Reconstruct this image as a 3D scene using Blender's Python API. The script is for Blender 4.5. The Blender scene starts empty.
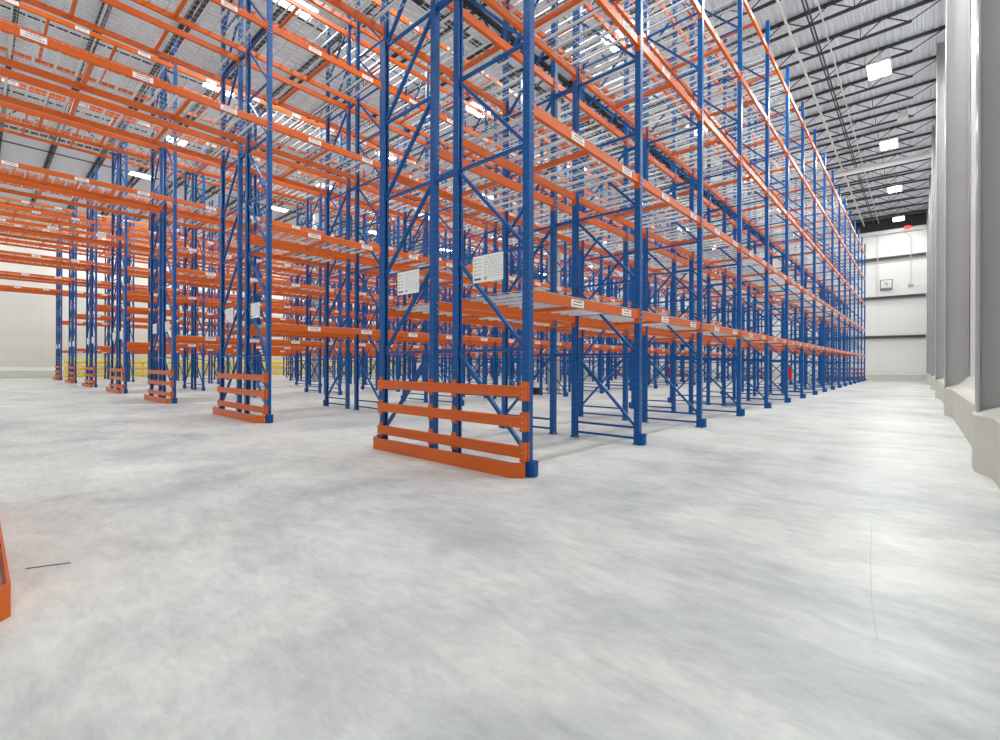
import bpy, math, random
from mathutils import Vector, Matrix
random.seed(7)
SC = bpy.context.scene
COL = SC.collection

# ------------------------------------------------------------------ materials
def mat(name, col, rough=0.5, metal=0.0, spec=0.5, noise=0.0, nscale=8.0, emit=None, estr=0.0):
    m = bpy.data.materials.new(name); m.use_nodes = True
    nt = m.node_tree; b = nt.nodes['Principled BSDF']
    b.inputs['Base Color'].default_value = (*col, 1)
    b.inputs['Roughness'].default_value = rough
    b.inputs['Metallic'].default_value = metal
    b.inputs['Specular IOR Level'].default_value = spec
    if noise:
        tc = nt.nodes.new('ShaderNodeTexCoord'); n = nt.nodes.new('ShaderNodeTexNoise')
        n.inputs['Scale'].default_value = nscale; n.inputs['Detail'].default_value = 5
        r = nt.nodes.new('ShaderNodeMapRange')
        r.inputs['To Min'].default_value = 1 - noise; r.inputs['To Max'].default_value = 1 + noise
        mx = nt.nodes.new('ShaderNodeMix'); mx.data_type = 'RGBA'; mx.blend_type = 'MULTIPLY'
        mx.inputs[0].default_value = 1; mx.inputs[6].default_value = (*col, 1)
        nt.links.new(tc.outputs['Object'], n.inputs['Vector'])
        nt.links.new(n.outputs['Fac'], r.inputs['Value'])
        nt.links.new(r.outputs['Result'], mx.inputs[7])
        nt.links.new(mx.outputs[2], b.inputs['Base Color'])
    if emit:
        b.inputs['Emission Color'].default_value = (*emit, 1)
        b.inputs['Emission Strength'].default_value = estr
    return m

def math_node(nt, op, a, b=None, c=None):
    n = nt.nodes.new('ShaderNodeMath'); n.operation = op
    for i, v in enumerate((a, b, c)):
        if v is None: continue
        if isinstance(v, (int, float)): n.inputs[i].default_value = v
        else: nt.links.new(v, n.inputs[i])
    return n.outputs[0]

BLUE = (0.002, 0.081, 0.285)
ORANGE = (0.64, 0.112, 0.006)
M = {}
M['blue'] = mat('blue_enamel', BLUE, 0.36, spec=0.3)
M['orange'] = mat('orange_enamel', ORANGE, 0.38, spec=0.45, noise=0.06, nscale=3)
M['galv'] = mat('galvanised_steel', (0.64, 0.66, 0.655), 0.42, metal=0.2, noise=0.12, nscale=14)
M['white'] = mat('white_label', (0.85, 0.85, 0.83), 0.55)
M['ink'] = mat('label_ink', (0.10, 0.10, 0.11), 0.7)
M['ink_blue'] = mat('placard_blue_ink', (0.05, 0.10, 0.35), 0.7)
M['ink_yellow'] = mat('placard_yellow_ink', (0.75, 0.60, 0.06), 0.7)
M['ink_grey'] = mat('placard_grey_ink', (0.42, 0.42, 0.43), 0.7)
M['joist'] = mat('dark_joist_paint', (0.032, 0.035, 0.041), 0.5)
M['girt'] = mat('girt_grey_paint', (0.20, 0.20, 0.20), 0.55)
M['column'] = mat('column_grey_paint', (0.40, 0.40, 0.40), 0.40, spec=0.5, noise=0.07, nscale=1.2)
M['deck'] = mat('roof_deck_metal', (0.665, 0.715, 0.755), 0.45, metal=0.0, noise=0.08, nscale=1.0)
M['wallw'] = mat('white_wall_panel', (0.83, 0.83, 0.805), 0.45, spec=0.4, noise=0.03, nscale=0.7)
M['pipe'] = mat('pale_pipe_paint', (0.62, 0.62, 0.60), 0.45)
M['duct'] = mat('white_duct', (0.80, 0.80, 0.80), 0.45)
M['yellow'] = mat('yellow_enamel', (0.85, 0.62, 0.03), 0.4)
M['red'] = mat('red_enamel', (0.65, 0.015, 0.012), 0.3)
M['black'] = mat('black_rubber', (0.02, 0.02, 0.02), 0.6)
M['darkhole'] = mat('fan_dark', (0.35, 0.35, 0.35), 0.6)
M['fixture'] = mat('fixture_housing', (0.80, 0.80, 0.80), 0.4)
M['lens'] = mat('led_lens', (1, 1, 1), 0.4, emit=(1, 0.985, 0.95), estr=22)
M['exit'] = mat('exit_red', (0.8, 0.03, 0.03), 0.4, emit=(1, 0.04, 0.04), estr=2.0)

# blue posts with rows of punched slots (procedural)
def post_material():
    m = mat('blue_post_punched', BLUE, 0.34, spec=0.35); nt = m.node_tree; bs = nt.nodes['Principled BSDF']
    tc = nt.nodes.new('ShaderNodeTexCoord'); sp = nt.nodes.new('ShaderNodeSeparateXYZ')
    nt.links.new(tc.outputs['Object'], sp.inputs[0])
    fz = math_node(nt, 'SUBTRACT', math_node(nt, 'FRACT', math_node(nt, 'MULTIPLY', sp.outputs['Z'], 1/0.1)), 0.5)
    dz = math_node(nt, 'MULTIPLY', math_node(nt, 'ABSOLUTE', fz), 0.1)
    def spot(axis):
        d = math_node(nt, 'SUBTRACT', math_node(nt, 'ABSOLUTE', sp.outputs[axis]), 0.019)
        r2 = math_node(nt, 'ADD', math_node(nt, 'MULTIPLY', d, d), math_node(nt, 'MULTIPLY', dz, dz))
        return math_node(nt, 'LESS_THAN', r2, 0.0065**2)
    both = math_node(nt, 'MULTIPLY', spot('X'), 1)
    bothy = math_node(nt, 'MULTIPLY', spot('Y'), 1)
    geo = nt.nodes.new('ShaderNodeNewGeometry'); sn = nt.nodes.new('ShaderNodeSeparateXYZ')
    nt.links.new(geo.outputs['Normal'], sn.inputs[0])
    ny = math_node(nt, 'GREATER_THAN', math_node(nt, 'ABSOLUTE', sn.outputs['Y']), 0.7)
    nx = math_node(nt, 'GREATER_THAN', math_node(nt, 'ABSOLUTE', sn.outputs['X']), 0.7)
    hole = math_node(nt, 'MAXIMUM', math_node(nt, 'MULTIPLY', both, ny), math_node(nt, 'MULTIPLY', bothy, nx))
    mx = nt.nodes.new('ShaderNodeMix'); mx.data_type = 'RGBA'
    mx.inputs[6].default_value = (*BLUE, 1); mx.inputs[7].default_value = (0.045, 0.16, 0.40, 1)
    nt.links.new(hole, mx.inputs[0]); nt.links.new(mx.outputs[2], bs.inputs['Base Color'])
    return m
M['post'] = post_material()

def floor_material():
    m = bpy.data.materials.new('polished_concrete'); m.use_nodes = True
    nt = m.node_tree; bs = nt.nodes['Principled BSDF']
    tc = nt.nodes.new('ShaderNodeTexCoord')
    def noise(scale, detail, rough, stretch=None, dist=0.0):
        n = nt.nodes.new('ShaderNodeTexNoise'); n.inputs['Scale'].default_value = scale
        n.inputs['Detail'].default_value = detail; n.inputs['Roughness'].default_value = rough
        n.inputs['Distortion'].default_value = dist
        if stretch:
            mp = nt.nodes.new('ShaderNodeMapping'); mp.inputs['Scale'].default_value = stretch[:3]
            mp.inputs['Rotation'].default_value = (0, 0, stretch[3])
            nt.links.new(tc.outputs['Object'], mp.inputs[0]); nt.links.new(mp.outputs[0], n.inputs['Vector'])
        else: nt.links.new(tc.outputs['Object'], n.inputs['Vector'])
        return n.outputs['Fac']
    def ramp(fac, stops):
        r = nt.nodes.new('ShaderNodeValToRGB'); e = r.color_ramp.elements
        e[0].position, e[0].color = stops[0][0], (*stops[0][1], 1)
        e[1].position, e[1].color = stops[-1][0], (*stops[-1][1], 1)
        for p, c in stops[1:-1]:
            k = e.new(p); k.color = (*c, 1)
        nt.links.new(fac, r.inputs[0]); return r.outputs[0]
    def mul(a, b, f=1.0):
        x = nt.nodes.new('ShaderNodeMix'); x.data_type = 'RGBA'; x.blend_type = 'MULTIPLY'
        x.inputs[0].default_value = f; nt.links.new(a, x.inputs[6]); nt.links.new(b, x.inputs[7]); return x.outputs[2]
    big = ramp(noise(0.45, 6, 0.62, dist=0.6), [(0.36, (0.54, 0.56, 0.57)), (0.5, (0.685, 0.70, 0.672)), (0.64, (0.78, 0.785, 0.735))])
    mid = ramp(noise(1.7, 8, 0.66, stretch=(1.0, 0.55, 1, 0.5), dist=0.4), [(0.34, (0.80, 0.815, 0.83)), (0.55, (1, 1, 1))])
    fine = ramp(noise(11, 10, 0.8, stretch=(1.0, 0.40, 1, 0.75), dist=0.4), [(0.37, (0.80, 0.81, 0.82)), (0.60, (1.0, 1.0, 1.0))])
    stain = ramp(noise(0.8, 5, 0.6, stretch=(0.5, 1.4, 1, 0.2), dist=1.2), [(0.63, (1, 1, 1)), (0.74, (0.95, 0.92, 0.86))])
    blotch = ramp(noise(0.16, 4, 0.55, dist=0.8), [(0.35, (0.93, 0.935, 0.95)), (0.6, (1, 0.998, 0.985))])
    col = mul(mul(mul(mul(big, mid), fine), blotch), stain)
    nt.links.new(col, bs.inputs['Base Color'])
    rr = nt.nodes.new('ShaderNodeMapRange'); rr.inputs['To Min'].default_value = 0.33; rr.inputs['To Max'].default_value = 0.48
    nt.links.new(noise(0.8, 4, 0.6), rr.inputs['Value']); nt.links.new(rr.outputs['Result'], bs.inputs['Roughness'])
    bs.inputs['Specular IOR Level'].default_value = 0.32
    return m
M['floor'] = floor_material()

def concrete_material():
    m = mat('curb_concrete', (0.63, 0.635, 0.58), 0.75, noise=0.12, nscale=2.2)
    return m
M['curb'] = concrete_material()

def panel_material(name, col, axis, pitch):
    m = mat(name, col, 0.42, spec=0.45); nt = m.node_tree; bs = nt.nodes['Principled BSDF']
    tc = nt.nodes.new('ShaderNodeTexCoord'); sp = nt.nodes.new('ShaderNodeSeparateXYZ')
    nt.links.new(tc.outputs['Object'], sp.inputs[0])
    fr = math_node(nt, 'FRACT', math_node(nt, 'DIVIDE', sp.outputs[axis], pitch))
    seam = math_node(nt, 'LESS_THAN', fr, 0.016)
    n = nt.nodes.new('ShaderNodeTexNoise'); n.inputs['Scale'].default_value = 0.5
    nt.links.new(tc.outputs['Object'], n.inputs['Vector'])
    f = math_node(nt, 'SUBTRACT', math_node(nt, 'ADD', 0.96, math_node(nt, 'MULTIPLY', n.outputs['Fac'], 0.08)), math_node(nt, 'MULTIPLY', seam, 0.12))
    mx = nt.nodes.new('ShaderNodeMix'); mx.data_type = 'RGBA'; mx.blend_type = 'MULTIPLY'
    mx.inputs[0].default_value = 1; mx.inputs[6].default_value = (*col, 1)
    nt.links.new(f, mx.inputs[7]); nt.links.new(mx.outputs[2], bs.inputs['Base Color'])
    return m
M['panel_left'] = panel_material('cream_wall_panel', (0.74, 0.72, 0.66), 'X', 1.1)
M['panel_end'] = panel_material('white_end_panel', (0.84, 0.84, 0.81), 'Y', 1.1)
M['panel_right'] = panel_material('grey_white_panel', (0.84, 0.84, 0.84), 'X', 1.1)

# ------------------------------------------------------------------ mesh builder
class MB:
    def __init__(s): s.v = []; s.f = []; s.m = []; s.mats = []
    def mi(s, m):
        if m not in s.mats: s.mats.append(m)
        return s.mats.index(m)
    def add(s, vs, fs, m):
        o = len(s.v); k = s.mi(m); s.v += [tuple(v) for v in vs]
        for f in fs: s.f.append(tuple(i + o for i in f)); s.m.append(k)
    def box(s, x0, x1, y0, y1, z0, z1, m, ch=0.0):
        if x0 > x1: x0, x1 = x1, x0
        if y0 > y1: y0, y1 = y1, y0
        if z0 > z1: z0, z1 = z1, z0
        V = [(x0,y0,z0),(x1,y0,z0),(x1,y1,z0),(x0,y1,z0),(x0,y0,z1),(x1,y0,z1),(x1,y1,z1),(x0,y1,z1)]
        s.add(V, [(3,2,1,0),(4,5,6,7),(0,1,5,4),(1,2,6,5),(2,3,7,6),(3,0,4,7)], m)
    def prism(s, poly, axis, a0, a1, m):
        # poly: ccw list of 2-D points, extruded along axis ('x': (y,z), 'y': (x,z), 'z': (x,y))
        n = len(poly)
        def P(p, a): return {'x': (a, p[0], p[1]), 'y': (p[0], a, p[1]), 'z': (p[0], p[1], a)}[axis]
        V = [P(p, a0) for p in poly] + [P(p, a1) for p in poly]
        F = [tuple(range(n))[::-1], tuple(range(n, 2*n))] + [(i, (i+1) % n, n+(i+1) % n, n+i) for i in range(n)]
        s.add(V, F, m)
    def bar(s, p, q, w, h, m, up=(0, 0, 1)):
        p = Vector(p); q = Vector(q); d = (q-p).normalized(); u = Vector(up)
        if abs(d.dot(u)) > 0.98: u = Vector((1, 0, 0))
        sd = d.cross(u).normalized(); u = sd.cross(d).normalized()
        V = []
        for e in (p, q):
            for i, j in ((-1,-1),(1,-1),(1,1),(-1,1)): V.append(e + sd*(i*w/2) + u*(j*h/2))
        s.add(V, [(0,1,2,3),(7,6,5,4),(0,4,5,1),(1,5,6,2),(2,6,7,3),(3,7,4,0)], m)
    def tube(s, p, q, r, m, n=8, r2=None):
        p = Vector(p); q = Vector(q); d = (q-p).normalized(); r2 = r if r2 is None else r2
        u = Vector((0,0,1)) if abs(d.z) < 0.9 else Vector((1,0,0))
        sd = d.cross(u).normalized(); u = sd.cross(d)
        V = []
        for e, rr in ((p, r), (q, r2)):
            for k in range(n):
                t = 2*math.pi*k/n; V.append(e + sd*(rr*math.cos(t)) + u*(rr*math.sin(t)))
        s.add(V, [tuple(range(n)), tuple(range(2*n-1, n-1, -1))] + [(k, n+k, n+(k+1) % n, (k+1) % n) for k in range(n)], m)
    def mesh(s, name, smooth=False):
        me = bpy.data.meshes.new(name); me.from_pydata(s.v, [], s.f)
        for m in s.mats: me.materials.append(M[m])
        me.polygons.foreach_set('material_index', s.m)
        if smooth: me.polygons.foreach_set('use_smooth', [True]*len(s.f))
        import bmesh
        bm = bmesh.new(); bm.from_mesh(me); bmesh.ops.recalc_face_normals(bm, faces=bm.faces); bm.to_mesh(me); bm.free()
        return me

def put(name, me, parent=None, loc=(0, 0, 0), rotz=0.0, flip=False):
    o = bpy.data.objects.new(name, me); COL.objects.link(o)
    o.location = loc
    if rotz: o.rotation_euler = (0, 0, rotz)
    if parent is not None: o.parent = parent
    return o
def struct(name, me, loc=(0, 0, 0)):
    o = put(name, me, None, loc); o['kind'] = 'structure'; return o
def tag(o, label, cat, group=None):
    o['label'] = label; o['category'] = cat
    if group: o['group'] = group
    return o

# ------------------------------------------------------------------ layout (metres); X along the rack rows, Y across them
P, A0, B0, D, G, R = 2.4905, 3.7127, 2.9338, 1.0322, 0.4091, 6.2158
NB, NROW = 16, 7
AT = -0.085                                   # frame on the near side of the cross aisle
LV = [1.82, 3.70, 5.615, 7.45, 9.29]         # beam centre heights
ZTOP = 10.03
BZ = [0.235 + 1.034*k for k in range(10)]
XMIN, XEND, YR, YL = -9.0, 46.0, -0.85, 47.3
ZD = 12.40                                   # underside of the roof deck
PX, PY = 0.074, 0.084                        # post section

# ------------------------------------------------------------------ setting
b = MB(); b.box(XMIN, XEND, YR-0.3, YL, -0.2, 0, 'floor'); struct('floor', b.mesh('floor'))
b = MB(); b.box(XEND, XEND+0.2, YR-0.3, YL+0.2, 0, ZD+0.3, 'panel_end'); struct('wall_back', b.mesh('wall_back'))
b = MB(); b.box(XMIN, XEND, YR-0.2, YR, 0, ZD+0.3, 'panel_right'); struct('wall_right', b.mesh('wall_right'))
b = MB(); b.box(XMIN, XEND, YL, YL+0.2, 0, ZD+0.3, 'panel_left'); struct('wall_left', b.mesh('wall_left'))
b = MB(); b.box(XMIN-0.2, XMIN, YR-0.3, YL+0.2, 0, ZD+0.3, 'wallw'); struct('wall_front', b.mesh('wall_front'))
# fluted roof deck
b = MB(); pr = []
y = YR
while y < YL:
    pr += [(y, ZD), (y+0.09, ZD), (y+0.115, ZD+0.045), (y+0.175, ZD+0.045)]; y += 0.20
V = [(XMIN, p[0], p[1]) for p in pr] + [(XEND, p[0], p[1]) for p in pr]
n = len(pr); b.add(V, [(i, i+1, n+i+1, n+i) for i in range(n-1)], 'deck')
me = b.mesh('ceiling'); struct('ceiling', me)
b = MB(); b.box(XMIN, XEND, YR, YL, ZD+0.25, ZD+0.3, 'deck'); struct('ceiling', b.mesh('ceiling'))

# open web roof joists across the hall
def joist_mesh():
    m = MB(); L = YL-0.02 - (YR+0.02); top, bot = -0.02, -0.50
    m.box(-0.065, -0.012, 0, L, top-0.06, top, 'joist'); m.box(0.012, 0.065, 0, L, top-0.06, top, 'joist')
    m.box(-0.055, -0.012, 1.0, L-1.0, bot, bot+0.05, 'joist'); m.box(0.012, 0.055, 1.0, L-1.0, bot, bot+0.05, 'joist')
    y = 0.12; up = True; y2 = 1.05
    m.bar((0, y, top-0.03), (0, y2, bot+0.03), 0.026, 0.026, 'joist')
    pts = []; y = 1.05; k = 0
    while y < L-1.0:
        z = bot+0.025 if k % 2 == 0 else top-0.03
        pts.append((0, y, z)); y += 0.62; k += 1
    for p, q in zip(pts, pts[1:]): m.bar(p, q, 0.026, 0.026, 'joist')
    for i in range(1, len(pts)-1, 4): m.bar((0, pts[i][1]+0.62, top-0.03), (0, pts[i][1]+0.62, bot+0.03), 0.02, 0.02, 'joist')
    m.bar(pts[-1], (0, L-0.1, top-0.03), 0.026, 0.026, 'joist')
    return m.mesh('roof_joist')
jm = joist_mesh(); k = 0
xj = 19.55 - 1.8675*15
while xj < XEND-0.2:
    if xj > XMIN+0.3: struct('roof_joist', jm, (xj, YR+0.02, ZD))
    xj += 1.8675
# joist girders along the hall on the column lines, and the interior columns
def girder_mesh():
    m = MB(); L = XEND-XMIN-0.4; top, bot = -0.14, -1.25
    for s in (-1, 1):
        m.box(0, L, s*0.02, s*0.09, top-0.07, top, 'joist'); m.box(0, L, s*0.02, s*0.09, bot, bot+0.07, 'joist')
    x = 0; k = 0; st = 0.93375
    while x+st < L:
        z0, z1 = (bot+0.05, top-0.05) if k % 2 == 0 else (top-0.05, bot+0.05)
        m.bar((x, 0, z0), (x+st, 0, z1), 0.06, 0.06, 'joist'); x += st; k += 1
    return m.mesh('roof_girder')
gm = girder_mesh()
def hcol(m, d, w, z0, z1, t, matn):
    # I section: web along Y (depth d), flanges along X (width w)
    m.box(-w/2, w/2, -d/2, -d/2+t, z0, z1, matn); m.box(-w/2, w/2, d/2-t, d/2, z0, z1, matn)
    m.box(-t/2, t/2, -d/2+t, d/2-t, z0, z1, matn)
m = MB()
m.box(-0.17, 0.17, -0.17, 0.17, 0.02, ZD-1.25, 'column'); m.box(-0.22, 0.22, -0.22, 0.22, 0, 0.02, 'girt')
m.box(-0.20, 0.20, -0.20, 0.20, ZD-1.27, ZD-1.25, 'girt')
cm = m.mesh('building_column')
for yb in (10.386, 29.033):
    struct('roof_girder', gm, (XMIN+0.2, yb, ZD))
    for xa in (14.75, 29.69, 44.63): struct('building_column', cm, (xa, yb, 0))

# right wall: concrete curb with piers, steel columns standing on it
XC = [7.21 + 7.4715*k for k in range(-1, 6)]
def curb_section(x, bf): return [(x, bf, 0.0), (x, bf, 0.60), (x, bf-0.03, 0.63), (x, (bf*0.45+YR*0.55), 0.70), (x, YR*0.8+bf*0.2, 0.80), (x, YR+0.002, 0.90), (x, YR+0.002, 0.0)]
st = [(XMIN, -0.555)]
for xc in XC:
    st += [(xc-0.50, -0.555), (xc-0.15, -0.448), (xc+0.15, -0.448), (xc+0.50, -0.555)]
st += [(XEND, -0.555)]
st = [s for s in st if XMIN <= s[0] <= XEND]
b = MB(); V = []; F = []
for x, bf in st: V += curb_section(x, bf)
for i in range(len(st)-1):
    for j in range(7): F.append((i*7+j, i*7+(j+1) % 7, (i+1)*7+(j+1) % 7, (i+1)*7+j))
b.add(V, F, 'curb'); struct('baseboard_right', b.mesh('baseboard_right'))
def wall_column():
    m = MB(); d = 0.385
    hcol(m, d, 0.26, 0.60, ZD-0.15, 0.018, 'column')
    m.box(-0.15, 0.15, -d/2, d/2, 0.60, 0.62, 'girt')
    return m.mesh('wall_column')
wc = wall_column()
for i, xc in enumerate(XC): struct('wall_column', wc, (xc, YR+(0.188 if i == 1 else 0.207), 0))
# curbs of the other walls
def straight_curb(y0, y1, s):   # profile in (depth, z)
    return [(0, 0), (0.34, 0), (0.34, 0.55), (0.31, 0.58), (0.12, 0.66), (0, 0.80)]
b = MB(); b.prism([(YL-p[0]-0.002, p[1]) for p in straight_curb(0, 0, 0)], 'x', XMIN, XEND, 'curb'); struct('baseboard_left', b.mesh('baseboard_left'))
b = MB(); b.prism([(XEND-p[0]*0.6-0.002, p[1]*0.8) for p in straight_curb(0, 0, 0)], 'y', YR+0.31, YL-0.4, 'curb'); struct('baseboard_back', b.mesh('baseboard_back'))
# girts and the eave beam on the far wall
for i, z in enumerate((3.26, 6.24, 9.2)):
    b = MB(); y0, y1 = YR+0.42, YL-0.05
    b.prism([(XEND-0.004, z-0.12), (XEND-0.20, z-0.12), (XEND-0.20, z-0.07), (XEND-0.19, z-0.07), (XEND-0.19, z-0.11), (XEND-0.014, z-0.11), (XEND-0.014, z+0.11), (XEND-0.19, z+0.11), (XEND-0.19, z+0.07), (XEND-0.20, z+0.07), (XEND-0.20, z+0.12), (XEND-0.004, z+0.12)], 'y', y0, y1, 'girt')
    struct('wall_girt', b.mesh('wall_girt'))
b = MB(); b.box(XEND-0.34, XEND-0.05, YR+0.42, YL-0.05, 11.06, 11.30, 'duct'); b.box(XEND-0.30, XEND-0.05, YR+0.42, YL-0.05, 11.30, 12.2, 'joist')
struct('eave_beam', b.mesh('eave_beam'))
# ------------------------------------------------------------------ rack parts
def post_mesh():
    m = MB(); x, y, t = PX/2, PY/2, 0.012
    poly = [(-x, -y), (x, -y), (x, y), (x*0.35, y), (x*0.35, y-t), (x-t, y-t), (x-t, -y+t), (-x+t, -y+t), (-x+t, y-t), (-x*0.35, y-t), (-x*0.35, y), (-x, y)]
    n = len(poly)
    V = [(p[0], p[1], 0.012) for p in poly] + [(p[0], p[1], ZTOP) for p in poly]
    F = [(i, (i+1) % n, n+(i+1) % n, n+i) for i in range(n)]
    F += [(n+0, n+1, n+6, n+7), (n+1, n+2, n+5, n+6), (n+2, n+3, n+4, n+5), (n+0, n+7, n+8, n+11), (n+8, n+9, n+10, n+11)]
    m.add(V, F, 'post'); return m.mesh('post')
ME = {}
ME['post'] = post_mesh()
m = MB(); m.box(-0.052, 0.052, -0.062, 0.062, 0, 0.012, 'blue')
for sx, sy in ((-1, -1), (1, 1)): m.tube((sx*0.045, sy*0.053, 0.012), (sx*0.045, sy*0.053, 0.026), 0.008, 'galv', 6)
ME['foot'] = m.mesh('foot_plate')
# boot guarding the aisle side post (bolted to the -Y face)
m = MB(); z = 0.155
m.prism([(-0.052, 0.02), (-0.052, -PY/2-0.055), (-0.03, -PY/2-0.075), (0.03, -PY/2-0.075), (0.052, -PY/2-0.055), (0.052, 0.02), (0.042, 0.02), (0.042, -PY/2-0.05), (0.026, -PY/2-0.064), (-0.026, -PY/2-0.064), (-0.042, -PY/2-0.05), (-0.042, 0.02)], 'z', 0.012, z, 'blue')
m.box(-0.045, 0.045, -PY/2-0.066, -PY/2, z-0.012, z-0.002, 'blue')
ME['boot'] = m.mesh('column_guard')
# ladder of horizontal struts, y from the aisle post (0) to the flue post (D)
YA, YB = PY/2-0.01, D-PY/2+0.01
def strut(m, z): m.box(-0.016, 0.016, YA, YB, z-0.015, z+0.015, 'blue')
m = MB(); strut(m, 0.0); ME['strut'] = m.mesh('horizontal_strut')
def diag(m, k, z0=0.0): m.bar((0.0, YA+0.01, BZ[k]+0.03-z0), (0.0, YB-0.01, BZ[k+1]-0.03-z0), 0.034, 0.040, 'blue', up=(1, 0, 0))
m = MB(); diag(m, 0, BZ[0]); ME['diag'] = m.mesh('diagonal_brace')
m = MB(); strut(m, 0.085)
for z in BZ: strut(m, z)
for k in range(9): diag(m, k)
ME['bracing'] = m.mesh('bracing')
# step beam with end connectors; local x = 0..len between post centres, aisle face at -y
def beam_mesh(L, name='beam'):
    m = MB(); x0, x1 = PX/2+0.004, L-PX/2-0.004
    m.prism([(-0.025, -0.055), (0.025, -0.055), (0.025, 0.030), (-0.001, 0.030), (-0.001, 0.055), (-0.025, 0.055)], 'x', x0, x1, 'orange')
    for s, e in ((x0, 1), (x1, -1)):
        m.box(s-e*0.004, s+e*0.008, -0.034, 0.030, -0.125, 0.085, 'orange')
        m.box(s-e*0.050, s+e*0.008, -0.040, -0.030, -0.125, 0.085, 'orange')
        for z in (-0.10, -0.04, 0.03): m.tube((s-e*0.022, -0.040, z), (s-e*0.022, -0.044, z), 0.007, 'galv', 6)
    return m
LT = A0 - AT
ME['beam'] = beam_mesh(P).mesh('beam'); ME['beam_t'] = beam_mesh(LT).mesh('beam')
def label_mesh(seed, w=0.265, h=0.084):
    m = MB(); m.box(-w/2, w/2, -0.002, 0.0, -h/2, h/2, 'white')
    rnd = random.Random(seed)
    for z0, hh, wd in ((0.010, 0.022, 0.60), (-0.024, 0.016, 0.74)):
        x = -w*wd/2
        while x < w*wd/2:
            cw = rnd.uniform(0.006, 0.013); m.box(x, x+cw, -0.0032, -0.002, z0, z0+hh*rnd.uniform(0.7, 1), 'ink'); x += cw+0.007
    return m.mesh('location_label')
LBL = [label_mesh(i) for i in range(3)]
# wire deck: galvanised channels front to back plus wire mesh that waterfalls over the beam
def deck_mesh(L):
    m = MB(); x0, x1 = PX/2+0.03, L-PX/2-0.03; w = x1-x0
    npan = 2 if L < 3 else 3
    for p in range(npan):
        a0 = x0+w*p/npan+0.01; a1 = x0+w*(p+1)/npan-0.01
        for k in range(5):
            x = a0+(a1-a0)*(k+0.5)/5
            m.prism([(x-0.017, 0.031), (x+0.017, 0.031), (x+0.012, 0.058), (x-0.012, 0.058)], 'y', 0.022, D-0.022, 'galv')
        n = int((a1-a0)/0.085)
        for k in range(n+1):
            x = a0+(a1-a0)*k/n
            m.bar((x, -0.028, 0.0615), (x, D+0.028, 0.0615), 0.004, 0.004, 'galv')
            m.bar((x, -0.0285, 0.0615), (x, -0.0285, 0.045), 0.006, 0.005, 'galv')
        for k in range(7):
            yy = 0.0+D*k/6; m.bar((a0, yy, 0.067), (a1, yy, 0.067), 0.004, 0.004, 'galv')
    return m.mesh('wire_deck')
ME['deck'] = deck_mesh(P); ME['deck_t'] = deck_mesh(LT)
def crossbar_mesh(xs):
    m = MB()
    for x in xs:
        m.prism([(x-0.03, -0.02), (x+0.03, -0.02), (x+0.03, 0.026), (x-0.03, 0.026)], 'y', 0.027, D-0.027, 'orange')
    return m.mesh('crossbar')
ME['cross'] = crossbar_mesh([P/2]); ME['cross_t1'] = crossbar_mesh([LT/3]); ME['cross_t2'] = crossbar_mesh([2*LT/3])
m = MB()
m.box(-0.03, 0.03, D+PY/2-0.004, D+G-PY/2+0.004, -0.025, 0.025, 'blue')
ME['spacer'] = m.mesh('row_spacer')

ORD = ['first', 'second', 'third', 'fourth', 'fifth', 'sixth', 'seventh']
XF = [AT] + [A0+P*i for i in range(NB+1)]

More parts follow.
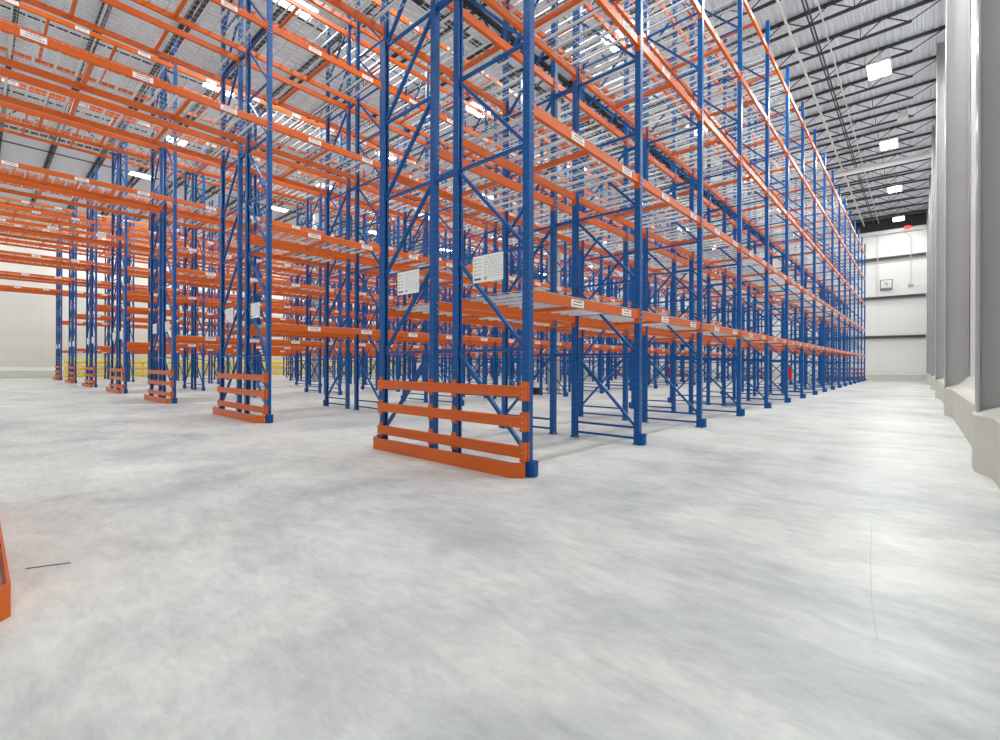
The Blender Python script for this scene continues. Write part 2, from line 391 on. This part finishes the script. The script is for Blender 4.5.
def rack_run(row, back):
    """one single-deep run; local y=0 is the aisle post line, +y runs to the flue (turned round for the back run)"""
    s = -1 if back else 1
    yb = B0+R*row + (2*D+G if back else 0)
    root = bpy.data.objects.new('pallet_rack', None); COL.objects.link(root)
    root.location = (A0, yb, 0); root.empty_display_size = 0.3
    if row == 0:
        lab = ('blue and orange pallet rack run along the wide aisle by the right wall' if not back else
               'pallet rack run back to back behind the one lining the right wall aisle')
    else:
        side = 'facing the right wall' if not back else 'facing the left wall'
        lab = f'blue pallet rack run {side}, {ORD[row]} double row from the right'
        if row == NROW-1: lab = f'blue pallet rack run {side}, farthest double row beside the yellow rails'
    tag(root, lab, 'pallet rack', 'back to back pallet rack runs')
    rz = 0 if not back else math.pi
    def lx(x): return x-A0                     # local x of the run
    near = row <= 1
    for i, x in enumerate(XF):
        fr = put('upright_frame', None, root, (lx(x), 0, 0), rz); fr.empty_display_size = 0.2
        for yy, rr in ((0, 0), (D, math.pi)):
            put('post', ME['post'], fr, (0, yy, 0), rr)
            if near or i < 4: put('foot_plate', ME['foot'], fr, (0, yy, 0))
        if near or i < 6: put('column_guard', ME['boot'], fr)
        if near and i < 14:
            for k in range(9): put('diagonal_brace', ME['diag'], fr, (0, 0, BZ[k]))
            for z in [0.085]+BZ: put('horizontal_strut', ME['strut'], fr, (0, 0, z))
        else: put('bracing', ME['bracing'], fr)
        if not back:
            for z in (BZ[1], BZ[3], BZ[5], BZ[7], BZ[9]-0.03):
                put('row_spacer', ME['spacer'], root, (lx(x), 0, z))
    # beams and decks; bay -1 is the bridge over the cross aisle
    bays = [(-1, LT)] + [(i, P) for i in range(NB)]
    far = MB()
    for i, L in bays:
        x = AT if i < 0 else A0+P*i
        for l, z in enumerate(LV):
            if i < 0 and l < 2: continue
            bx = lx(x)
            for rear in (0, 1):
                # aisle face outwards: -y for the front beam, +y for the rear one (root frame, times s)
                yb_ = s*(D if rear else 0)
                outward = -s if not rear else s     # direction of the beam's step face
                rot = 0 if outward < 0 else math.pi
                ox = bx if rot == 0 else bx+L
                if i <= 8:
                    bo = put('beam', ME['beam_t' if i < 0 else 'beam'], root, (ox, yb_ - (-outward)*(-0.0), z), rot)
                    if not rear:
                        fr_ = (0.355, 0.84) if i >= 0 else (0.168, 0.49, 0.815)
                        if row <= 3 or i <= 3:
                            for q, u in enumerate(fr_):
                                put('location_label', LBL[(i+q+l) % 3], bo, ((L*u if rot == 0 else L*(1-u)), -0.0255, -0.006))
                else:
                    src = beam_mesh(P); off = len(far.v); k_ = [far.mi(mm) for mm in src.mats]
                    c = 1 if rot == 0 else -1
                    far.v += [(ox+c*v[0], yb_+c*v[1], z+v[2]) for v in src.v]
                    far.f += [tuple(j+off for j in f) for f in src.f]; far.m += [k_[q] for q in src.m]
                    if not rear:
                        for u in (0.355, 0.84):
                            xx = bx+L*u; yy = yb_-c*0.0265
                            far.box(xx-0.15, xx+0.15, yy-0.001, yy+0.001, z-0.04, z+0.032, 'white')
            ox = bx if not back else bx+L
            put('wire_deck', ME['deck_t' if i < 0 else 'deck'], root, (ox, 0, z), rz)
            if i < 0:
                for kk in ('cross_t1', 'cross_t2'): put('crossbar', ME[kk], root, (ox, 0, z), rz)
            else: put('crossbar', ME['cross'], root, (ox, 0, z), rz)
    fo = put('beam', far.mesh('beam'), root); fo['kind'] = 'stuff'
    fo['label'] = 'orange beams of the far bays'
    return root
for row in range(NROW):
    for back in (False, True): rack_run(row, back)

# ------------------------------------------------------------------ orange end guards
def guard_parts():
    W = 2*D+G; c = W/2
    k = MB(); t = 0.012; h = 0.15
    out = [(-0.105, -0.055), (-0.20, 0.05), (-0.20, W-0.05), (-0.105, W+0.055)]
    inn = [(-0.105+t, W+0.055-t*0.3), (-0.20+t, W-0.05-t*0.4), (-0.20+t, 0.05+t*0.4), (-0.105+t, -0.055+t*0.3)]
    k.prism(out+inn, 'z', 0.001, h, 'orange')
    for y in (0.25, W/2, W-0.25): k.box(-0.19, -0.08, y-0.04, y+0.04, 0.001, 0.010, 'orange')
    r = MB(); x = -PX/2-0.006
    r.prism([(x-0.050, -0.055), (x, -0.055), (x, 0.055), (x-0.050, 0.055), (x-0.050, 0.030), (x-0.046, 0.026), (x-0.046, -0.026), (x-0.050, -0.030)], 'y', -0.02, W+0.02, 'orange')
    q = MB(); q.box(x-0.054, x, -0.040, 0.022, -0.09, 0.10, 'orange'); q.box(x, x+0.02, -0.046, -0.042, -0.09, 0.10, 'orange')
    for z in (-0.06, 0.0, 0.06): q.tube((x-0.054, -0.01, z), (x-0.057, -0.01, z), 0.006, 'galv', 6)
    s = MB(); s.box(x-0.012, x+0.004, -0.036, 0.036, -0.095, 0.095, 'orange')
    return k.mesh('kick_plate'), r.mesh('guard_rail'), q.mesh('rail_bracket'), s.mesh('rail_bracket')
KICK, RAIL, QB, SB = guard_parts()
def end_guard(x, row, flip, label):
    W = 2*D+G
    root = bpy.data.objects.new('rack_end_guard', None); COL.objects.link(root); root.empty_display_size = 0.3
    root.location = (x, B0+R*row + (W if flip else 0), 0); root.rotation_euler = (0, 0, math.pi if flip else 0)
    tag(root, label, 'guard rail', 'orange end guards of the rack rows')
    put('kick_plate', KICK, root)
    for z in (0.24, 0.54, 0.845):
        r = put('guard_rail', RAIL, root, (0, 0, z))
        put('rail_bracket', QB, r, (0, 0, 0))
        put('rail_bracket', SB, r, (0, D, 0)); put('rail_bracket', SB, r, (0, D+G, 0))
        put('rail_bracket', SB, r, (0, W, 0))
for row in range(NROW):
    which = ['nearest and largest orange end guard, standing in front of four blue posts',
             'orange end guard on the near end of the second rack row from the right',
             'orange end guard on the near end of the third rack row from the right',
             'orange end guard on the near end of the fourth rack row from the right',
             'orange end guard on the near end of the fifth rack row from the right',
             'orange end guard on the near end of the sixth rack row from the right',
             'smallest orange end guard, on the near end of the leftmost rack row'][row]
    end_guard(A0, row, False, which)
for row in range(NROW):
    end_guard(A0+P*NB, row, True, f'far orange end guard of the {ORD[row]} rack row from the right, near the far wall')
end_guard(AT, 0, True, 'corner of an orange kick plate guard cut off at the left picture edge')

# ------------------------------------------------------------------ load placards hung on the end frames
def placard():
    m = MB(); m.box(-0.004, 0, -0.22, 0.22, -0.145, 0.145, 'white'); bd = m.mesh('board')
    t = MB(); rnd = random.Random(3); x0, x1 = -0.0052, -0.004
    for k in range(5):
        z = 0.105-0.040*k
        t.box(x0, x1, 0.165, 0.205, z-0.010, z+0.010, 'ink_yellow'); t.box(x0, x1, 0.09, 0.155, z-0.003, z+0.004, 'ink_grey')
    for k in range(9):
        z = 0.115-0.026*k
        y = 0.05
        while y > -0.19:
            w = rnd.uniform(0.02, 0.06); t.box(x0, x1, y-w, y, z-0.003, z+0.003, 'ink_grey'); y -= w+0.018
    t.box(x0, x1, 0.10, 0.20, -0.118, -0.098, 'ink_blue')
    for y in (0.04, 0.02): t.box(x0, x1, y-0.006, y+0.006, -0.12, -0.095, 'ink')
    return bd, t.mesh('printing')
PB, PT = placard()
for row in range(NROW):
    for back in (0, 1):
        yy = B0+R*row + (2*D+G-D/2-0.065 if back else D/2-0.005)
        side = 'left' if back else 'right'
        near = 'nearest' if row == 0 else ORD[row]
        o = put('load_placard', PB, None, (A0-0.045, yy, 2.15))
        if row == 0: lb = f'white load placard on the {side} frame behind the nearest end guard'
        else: lb = f'small white placard on the {side} end frame, {ORD[row]} rack row from the right'
        tag(o, lb, 'sign', 'load placards on the rack end frames')
        if row < 4: put('printing', PT, o)

# ------------------------------------------------------------------ ceiling lights
def fixture_meshes():
    h = MB(); h.box(-0.55, 0.55, -0.34, 0.34, 0.0, 0.05, 'fixture'); h.box(-0.45, 0.45, -0.08, 0.08, 0.05, 0.13, 'fixture')
    h.prism([(-0.34, 0.0), (-0.31, -0.03), (-0.31, 0.0)], 'x', -0.55, 0.55, 'fixture'); h.prism([(0.34, 0.0), (0.31, 0.0), (0.31, -0.03)], 'x', -0.55, 0.55, 'fixture')
    l = MB()
    for sx in (-1, 1):
        for sy in (-1, 1):
            cx, cy = sx*0.27, sy*0.16
            l.prism([(cx-0.24, cy-0.12), (cx+0.24, cy-0.12), (cx+0.24, cy+0.12), (cx-0.24, cy+0.12)], 'z', -0.02, -0.002, 'lens')
    c = MB()
    for x in (-0.4, 0.4): c.tube((x, 0, 0.05), (x, 0, ZD-11.5), 0.008, 'pipe', 5)
    return h.mesh('housing'), l.mesh('lens'), c.mesh('hanger_cable')
HM, LM, CM = fixture_meshes()
ld = bpy.data.lights.new('highbay', 'AREA'); ld.shape = 'RECTANGLE'; ld.size = 1.0; ld.size_y = 0.6; ld.color = (0.95, 1, 0.975)
def lamp(i, j):
    d = ld.copy(); d.energy = 262.0*(1.35 if j == 0 else 1.0)*(0.30 if i == 6 else (0.6 if i == 0 else 1.0))*(0.4 if (i == 0 and j == 0) else 1.0)
    return d
AX = [-1.25+7.4715*k for k in range(7)]
AY = [1.05+R*k for k in range(8)]
aisle_names = ['the wide right aisle', 'the aisle left of row one', 'the aisle left of row two', 'the aisle left of row three',
               'the aisle left of row four', 'the aisle left of row five', 'the aisle left of row six', 'the strip by the left wall']
for i, x in enumerate(AX):
    for j, y in enumerate(AY):
        y = min(y, YL-1.5)
        lo = bpy.data.objects.new('highbay_lamp', lamp(i, j)); COL.objects.link(lo); lo.location = (x, y, 11.45)
        if i == 0: 
            pass
        t = put('ceiling_light', HM, None, (x, y, 11.5))
        if i > 0: tag(t, f'glowing high bay light over {aisle_names[j]}, {ORD[i-1]} from near end', 'ceiling light', 'high bay lights')
        else: tag(t, f'white high bay light behind the camera over {aisle_names[j]}', 'ceiling light', 'high bay lights')
        put('lens', LM, t); put('hanger_cable', CM, t)

# ------------------------------------------------------------------ pipes and services
def pipe(name, p, q, r, matn, label, cat, group=None):
    m = MB(); m.tube(p, q, r, matn, 10)
    return tag(put(name, m.mesh(name)), label, cat, group)
o = pipe('sprinkler_pipe', (XMIN+0.1, 3.12, 11.85), (XEND-0.4, 3.12, 11.85), 0.042, 'pipe', 'long pale pipe under the roof joists beside the first rack row', 'pipe')
for k in range(14):
    mm = MB(); x = -6.6+3.735*k; mm.tube((x, 3.12, 11.85), (x, 3.12, ZD-0.5), 0.012, 'pipe', 5); put('pipe_hanger', mm.mesh('pipe_hanger'), o)
m = MB()
for yy in (2.50, 2.585): m.box(XMIN+0.1, XEND-0.4, yy-0.018, yy+0.018, ZD-0.555, ZD-0.505, 'joist')
tag(put('bridging_angle', m.mesh('bridging_angle')), 'pair of dark steel bridging bars running under the joists right of the racks', 'beam')
pipe('conduit', (XMIN+0.1, 2.24, ZD-0.54), (XEND-0.4, 2.24, ZD-0.54), 0.02, 'pipe', 'thin pale conduit right of the dark bridging bars', 'conduit')
m = MB(); n = 12
m.tube((31.3, YR+0.4, 11.5), (31.3, 9.0, 11.5), 0.15, 'duct', 12); du = put('cross_pipe', m.mesh('cross_pipe'))
tag(du, 'thick white pipe crossing the right aisle below the roof joists', 'pipe')
for yy in (0.6, 4.0, 7.4):
    m = MB(); m.tube((31.3, yy, 11.6), (31.3, yy, ZD-0.02), 0.012, 'pipe', 5); put('pipe_hanger', m.mesh('pipe_hanger'), du)
# branch sprinkler lines across the roof, seen through the racks
for k, yb in enumerate((8.2, 14.4, 20.6, 26.8, 33.1, 39.3)):
    o = pipe('sprinkler_pipe', (XMIN+0.1, yb, 11.84), (XEND-0.4, yb, 11.84), 0.03, 'joist', f'long dark sprinkler pipe under the roof, left of the {ORD[k]} rack row', 'pipe', 'roof sprinkler pipes')
    for q in range(8):
        mm = MB(); x = -5.0+6.6*q; mm.tube((x, yb, 11.84), (x, yb, ZD-0.05), 0.012, 'pipe', 5); put('pipe_hanger', mm.mesh('pipe_hanger'), o)
# hanging unit over the right aisle
m = MB(); m.prism([(-0.20, -0.10), (0.20, -0.10), (0.25, 0.08), (0.14, 0.16), (-0.14, 0.16), (-0.25, 0.08)], 'y', -0.17, 0.17, 'pipe')
u = put('hanging_box', m.mesh('hanging_box'), None, (25.7, 0.5, 11.45)); tag(u, 'small grey box hung from the joists between the two nearest right aisle lights', 'wireless unit')
m = MB()
for yy in (-0.15, 0.15): m.tube((0, yy, 0.16), (0, yy, ZD-11.45-0.02), 0.010, 'pipe', 5)
put('hanger_rod', m.mesh('hanger_rod'), u)

# far wall: fan, sensor box, conduits, exit sign
fx = XEND
m = MB(); m.box(fx-0.14, fx, -0.36, 0.36, -0.30, 0.38, 'girt'); m.box(fx-0.15, fx-0.14, -0.31, 0.31, -0.25, 0.33, 'duct'); fan = put('exhaust_fan', m.mesh('exhaust_fan'), None, (0, 1.80, 7.22))
tag(fan, 'square white exhaust fan on the far wall between the upper girts', 'fan')
m = MB(); m.tube((fx-0.15, 0, 0.05), (fx-0.19, 0, 0.05), 0.30, 'fixture', 20, 0.25); m.tube((fx-0.19, 0, 0.05), (fx-0.20, 0, 0.05), 0.08, 'darkhole', 12)
put('fan_shroud', m.mesh('fan_shroud'), fan)
m = MB()
for k in range(5):
    t = 2*math.pi*k/5+0.3; m.bar((fx-0.197, 0.07*math.cos(t), 0.05+0.07*math.sin(t)), (fx-0.197, 0.24*math.cos(t+.3), 0.05+0.24*math.sin(t+.3)), 0.09, 0.01, 'pipe', up=(1, 0, 0))
put('fan_blade', m.mesh('fan_blade'), fan)
m = MB(); m.box(fx-0.16, fx-0.003, -0.36, 0.36, -0.40, -0.30, 'girt'); put('fan_sill', m.mesh('fan_sill'), fan)
m = MB(); m.box(fx-0.10, fx, -0.13, 0.13, -0.09, 0.09, 'girt'); m.box(fx-0.11, fx-0.10, -0.10, 0.10, -0.06, 0.06, 'pipe')
tag(put('sensor_box', m.mesh('sensor_box'), None, (0, 0.42, 7.02)), 'small grey box on the far wall below a vertical conduit', 'electrical box')
m = MB(); xx = fx-0.222
m.tube((xx, 0.42, 7.10), (xx, 0.42, 10.6), 0.022, 'pipe', 6); m.tube((xx, 0.42, 10.6), (xx, 0.80, 11.05), 0.022, 'pipe', 6); m.tube((fx-0.05, 0.42, 7.10), (xx, 0.42, 7.11), 0.022, 'pipe', 6)
tag(put('conduit', m.mesh('conduit')), 'thin vertical conduit with a bend above the small grey box on the far wall', 'conduit')
m = MB(); m.tube((xx, 2.32, 6.35), (xx, 2.32, 11.06), 0.028, 'pipe', 6)
tag(put('conduit', m.mesh('conduit')), 'thin vertical conduit on the far wall left of the exhaust fan', 'conduit')
m = MB(); m.box(fx-0.46, fx-0.35, 0.42, 0.78, 11.14, 11.38, 'exit'); tag(put('exit_sign', m.mesh('exit_sign')), 'small glowing red exit sign on the beam at the top of the far wall', 'sign')

# fire extinguishers with their signs
def extinguisher(loc, label, hgt):
    root = bpy.data.objects.new('fire_extinguisher', None); COL.objects.link(root); root.location = loc; root.empty_display_size = 0.2
    tag(root, label, 'fire extinguisher')
    m = MB(); r = 0.10
    prof = [(0.0, 0.70), (0.02, 1.0), (hgt-0.12, 1.0), (hgt-0.06, 0.80), (hgt-0.02, 0.36), (hgt, 0.30)]
    for (z0, a), (z1, c) in zip(prof, prof[1:]): m.tube((0, 0, z0), (0, 0, z1), r*a, 'red', 14, r*c)
    put('cylinder', m.mesh('cylinder'), root)
    m = MB(); m.tube((0, 0, hgt), (0, 0, hgt+0.05), 0.022, 'black', 8); m.bar((-0.02, 0, hgt+0.05), (-0.14, 0, hgt+0.08), 0.02, 0.015, 'black'); m.bar((-0.02, 0, hgt+0.03), (-0.12, 0, hgt+0.03), 0.02, 0.01, 'black')
    put('valve_handle', m.mesh('valve_handle'), root)
    m = MB(); pts = [(0.02, 0, hgt+0.03), (0.09, 0, hgt+0.02), (0.115, 0, hgt-0.10), (0.11, 0, 0.18)]
    for p, q in zip(pts, pts[1:]): m.tube(p, q, 0.012, 'black', 6)
    put('hose', m.mesh('hose'), root)
    m = MB(); m.box(-0.09, 0.09, 0.05, 0.095, 0.02, 0.05, 'red'); m.box(-0.12, 0.12, 0.088, 0.10, 0.0, hgt+0.06, 'red'); m.box(-0.92, 0.92, 0.100, 0.112, hgt-0.2, hgt-0.16, 'blue')
    put('back_board', m.mesh('back_board'), root)
    m = MB(); m.box(-0.02, 0.12, 0.083, 0.088, hgt-0.10, hgt+0.10, 'ink_yellow'); m.box(0.12, 0.14, 0.083, 0.088, hgt-0.10, hgt+0.10, 'red'); put('sign_plate', m.mesh('sign_plate'), root)
extinguisher((21.62, B0+D-0.14, 0.52), 'red fire extinguisher on a rack post in the first row, nearer the far wall', 0.56)
extinguisher((25.22, B0+R+D-0.14, 0.40), 'red fire extinguisher seen through the first rack row, left of the other extinguisher', 0.62)

# yellow guard rails before the left wall
def yellow_rail(x0, x1, label):
    root = bpy.data.objects.new('yellow_guard_rail', None); COL.objects.link(root); root.location = ((x0+x1)/2, 45.4, 0); root.empty_display_size = 0.3
    tag(root, label, 'guard rail', 'yellow guard rails by the left wall'); L = (x1-x0)/2
    for z in (0.22, 0.72, 1.20):
        m = MB(); m.prism([(-0.04, -0.14), (0.0, -0.14), (0.02, -0.06), (-0.02, 0.0), (0.02, 0.06), (0.0, 0.14), (-0.04, 0.14), (-0.06, 0.06), (-0.10, 0.0), (-0.06, -0.06)], 'x', -L+0.03, L-0.03, 'yellow')
        put('rail', m.mesh('rail'), root, (0, 0, z))
    for x in (-L*0.5, L*0.5):
        m = MB(); m.box(x-0.07, x+0.07, 0.02, 0.16, 0.01, 1.34, 'yellow'); m.box(x-0.14, x+0.14, -0.03, 0.24, 0, 0.012, 'yellow'); put('rail_post', m.mesh('rail_post'), root)
for k in range(5):
    x0 = 4.3+6.2*k; yellow_rail(x0, x0+6.15, f'{ORD[k]} section from the near end of the yellow guard rail along the left wall')

# small things on the floor
m = MB(); m.prism([(-0.16, 0.0), (0.16, 0.0), (0.15, 0.24), (-0.15, 0.24)], 'y', -0.16, 0.16, 'black'); m.box(-0.17, 0.17, -0.17, 0.17, 0.22, 0.25, 'black')
tag(put('floor_box', m.mesh('floor_box'), None, (13.9, 10.65, 0)), 'small black box on the floor near the grey building column', 'box')
m = MB()
pts = [(0.195, 3.611), (0.235, 3.592), (0.28, 3.575), (0.325, 3.552), (0.368, 3.534)]
for p, q in zip(pts, pts[1:]): m.bar((p[0], p[1], 0.002), (q[0], q[1], 0.002), 0.006, 0.003, 'ink')
tag(put('dark_strip', m.mesh('dark_strip')), 'thin dark strip lying on the concrete near the left picture edge', 'strip')
m = MB(); pts = [(4.20, 0.240), (3.85, 0.222), (3.5, 0.206), (3.15, 0.182), (2.86, 0.163), (2.65, 0.142), (2.45, 0.120)]
for p, q in zip(pts, pts[1:]): m.bar((p[0], p[1], 0.0005), (q[0], q[1], 0.0005), 0.0025, 0.001, 'ink_grey')
o = struct('trim_1', m.mesh('trim_1'))

# ------------------------------------------------------------------ world, camera
w = bpy.data.worlds.new('world'); SC.world = w; w.use_nodes = True
w.node_tree.nodes['Background'].inputs[0].default_value = (0.96, 1, 1, 1); w.node_tree.nodes['Background'].inputs[1].default_value = 1.0
SC.cycles.use_fast_gi = True; SC.cycles.fast_gi_method = 'ADD'
w.light_settings.ao_factor = 0.14; w.light_settings.distance = 4.0
cam = bpy.data.cameras.new('camera'); co = bpy.data.objects.new('camera', cam); COL.objects.link(co)
yaw = 0.7273; cam.sensor_width = 36; cam.lens = 469.62/1000*36; cam.shift_x = 0.0; cam.shift_y = -5.9/1000
cam.clip_start = 0.02; cam.clip_end = 300
co.matrix_world = Matrix.Translation((0, 0, 1.12)) @ Matrix.Rotation(yaw-math.pi/2, 4, 'Z') @ Matrix.Rotation(math.pi/2, 4, 'X') @ Matrix.Rotation(0.0036, 4, 'Z')
SC.camera = co
SC.view_settings.view_transform = 'Standard'
SC.view_settings.exposure = 0.0
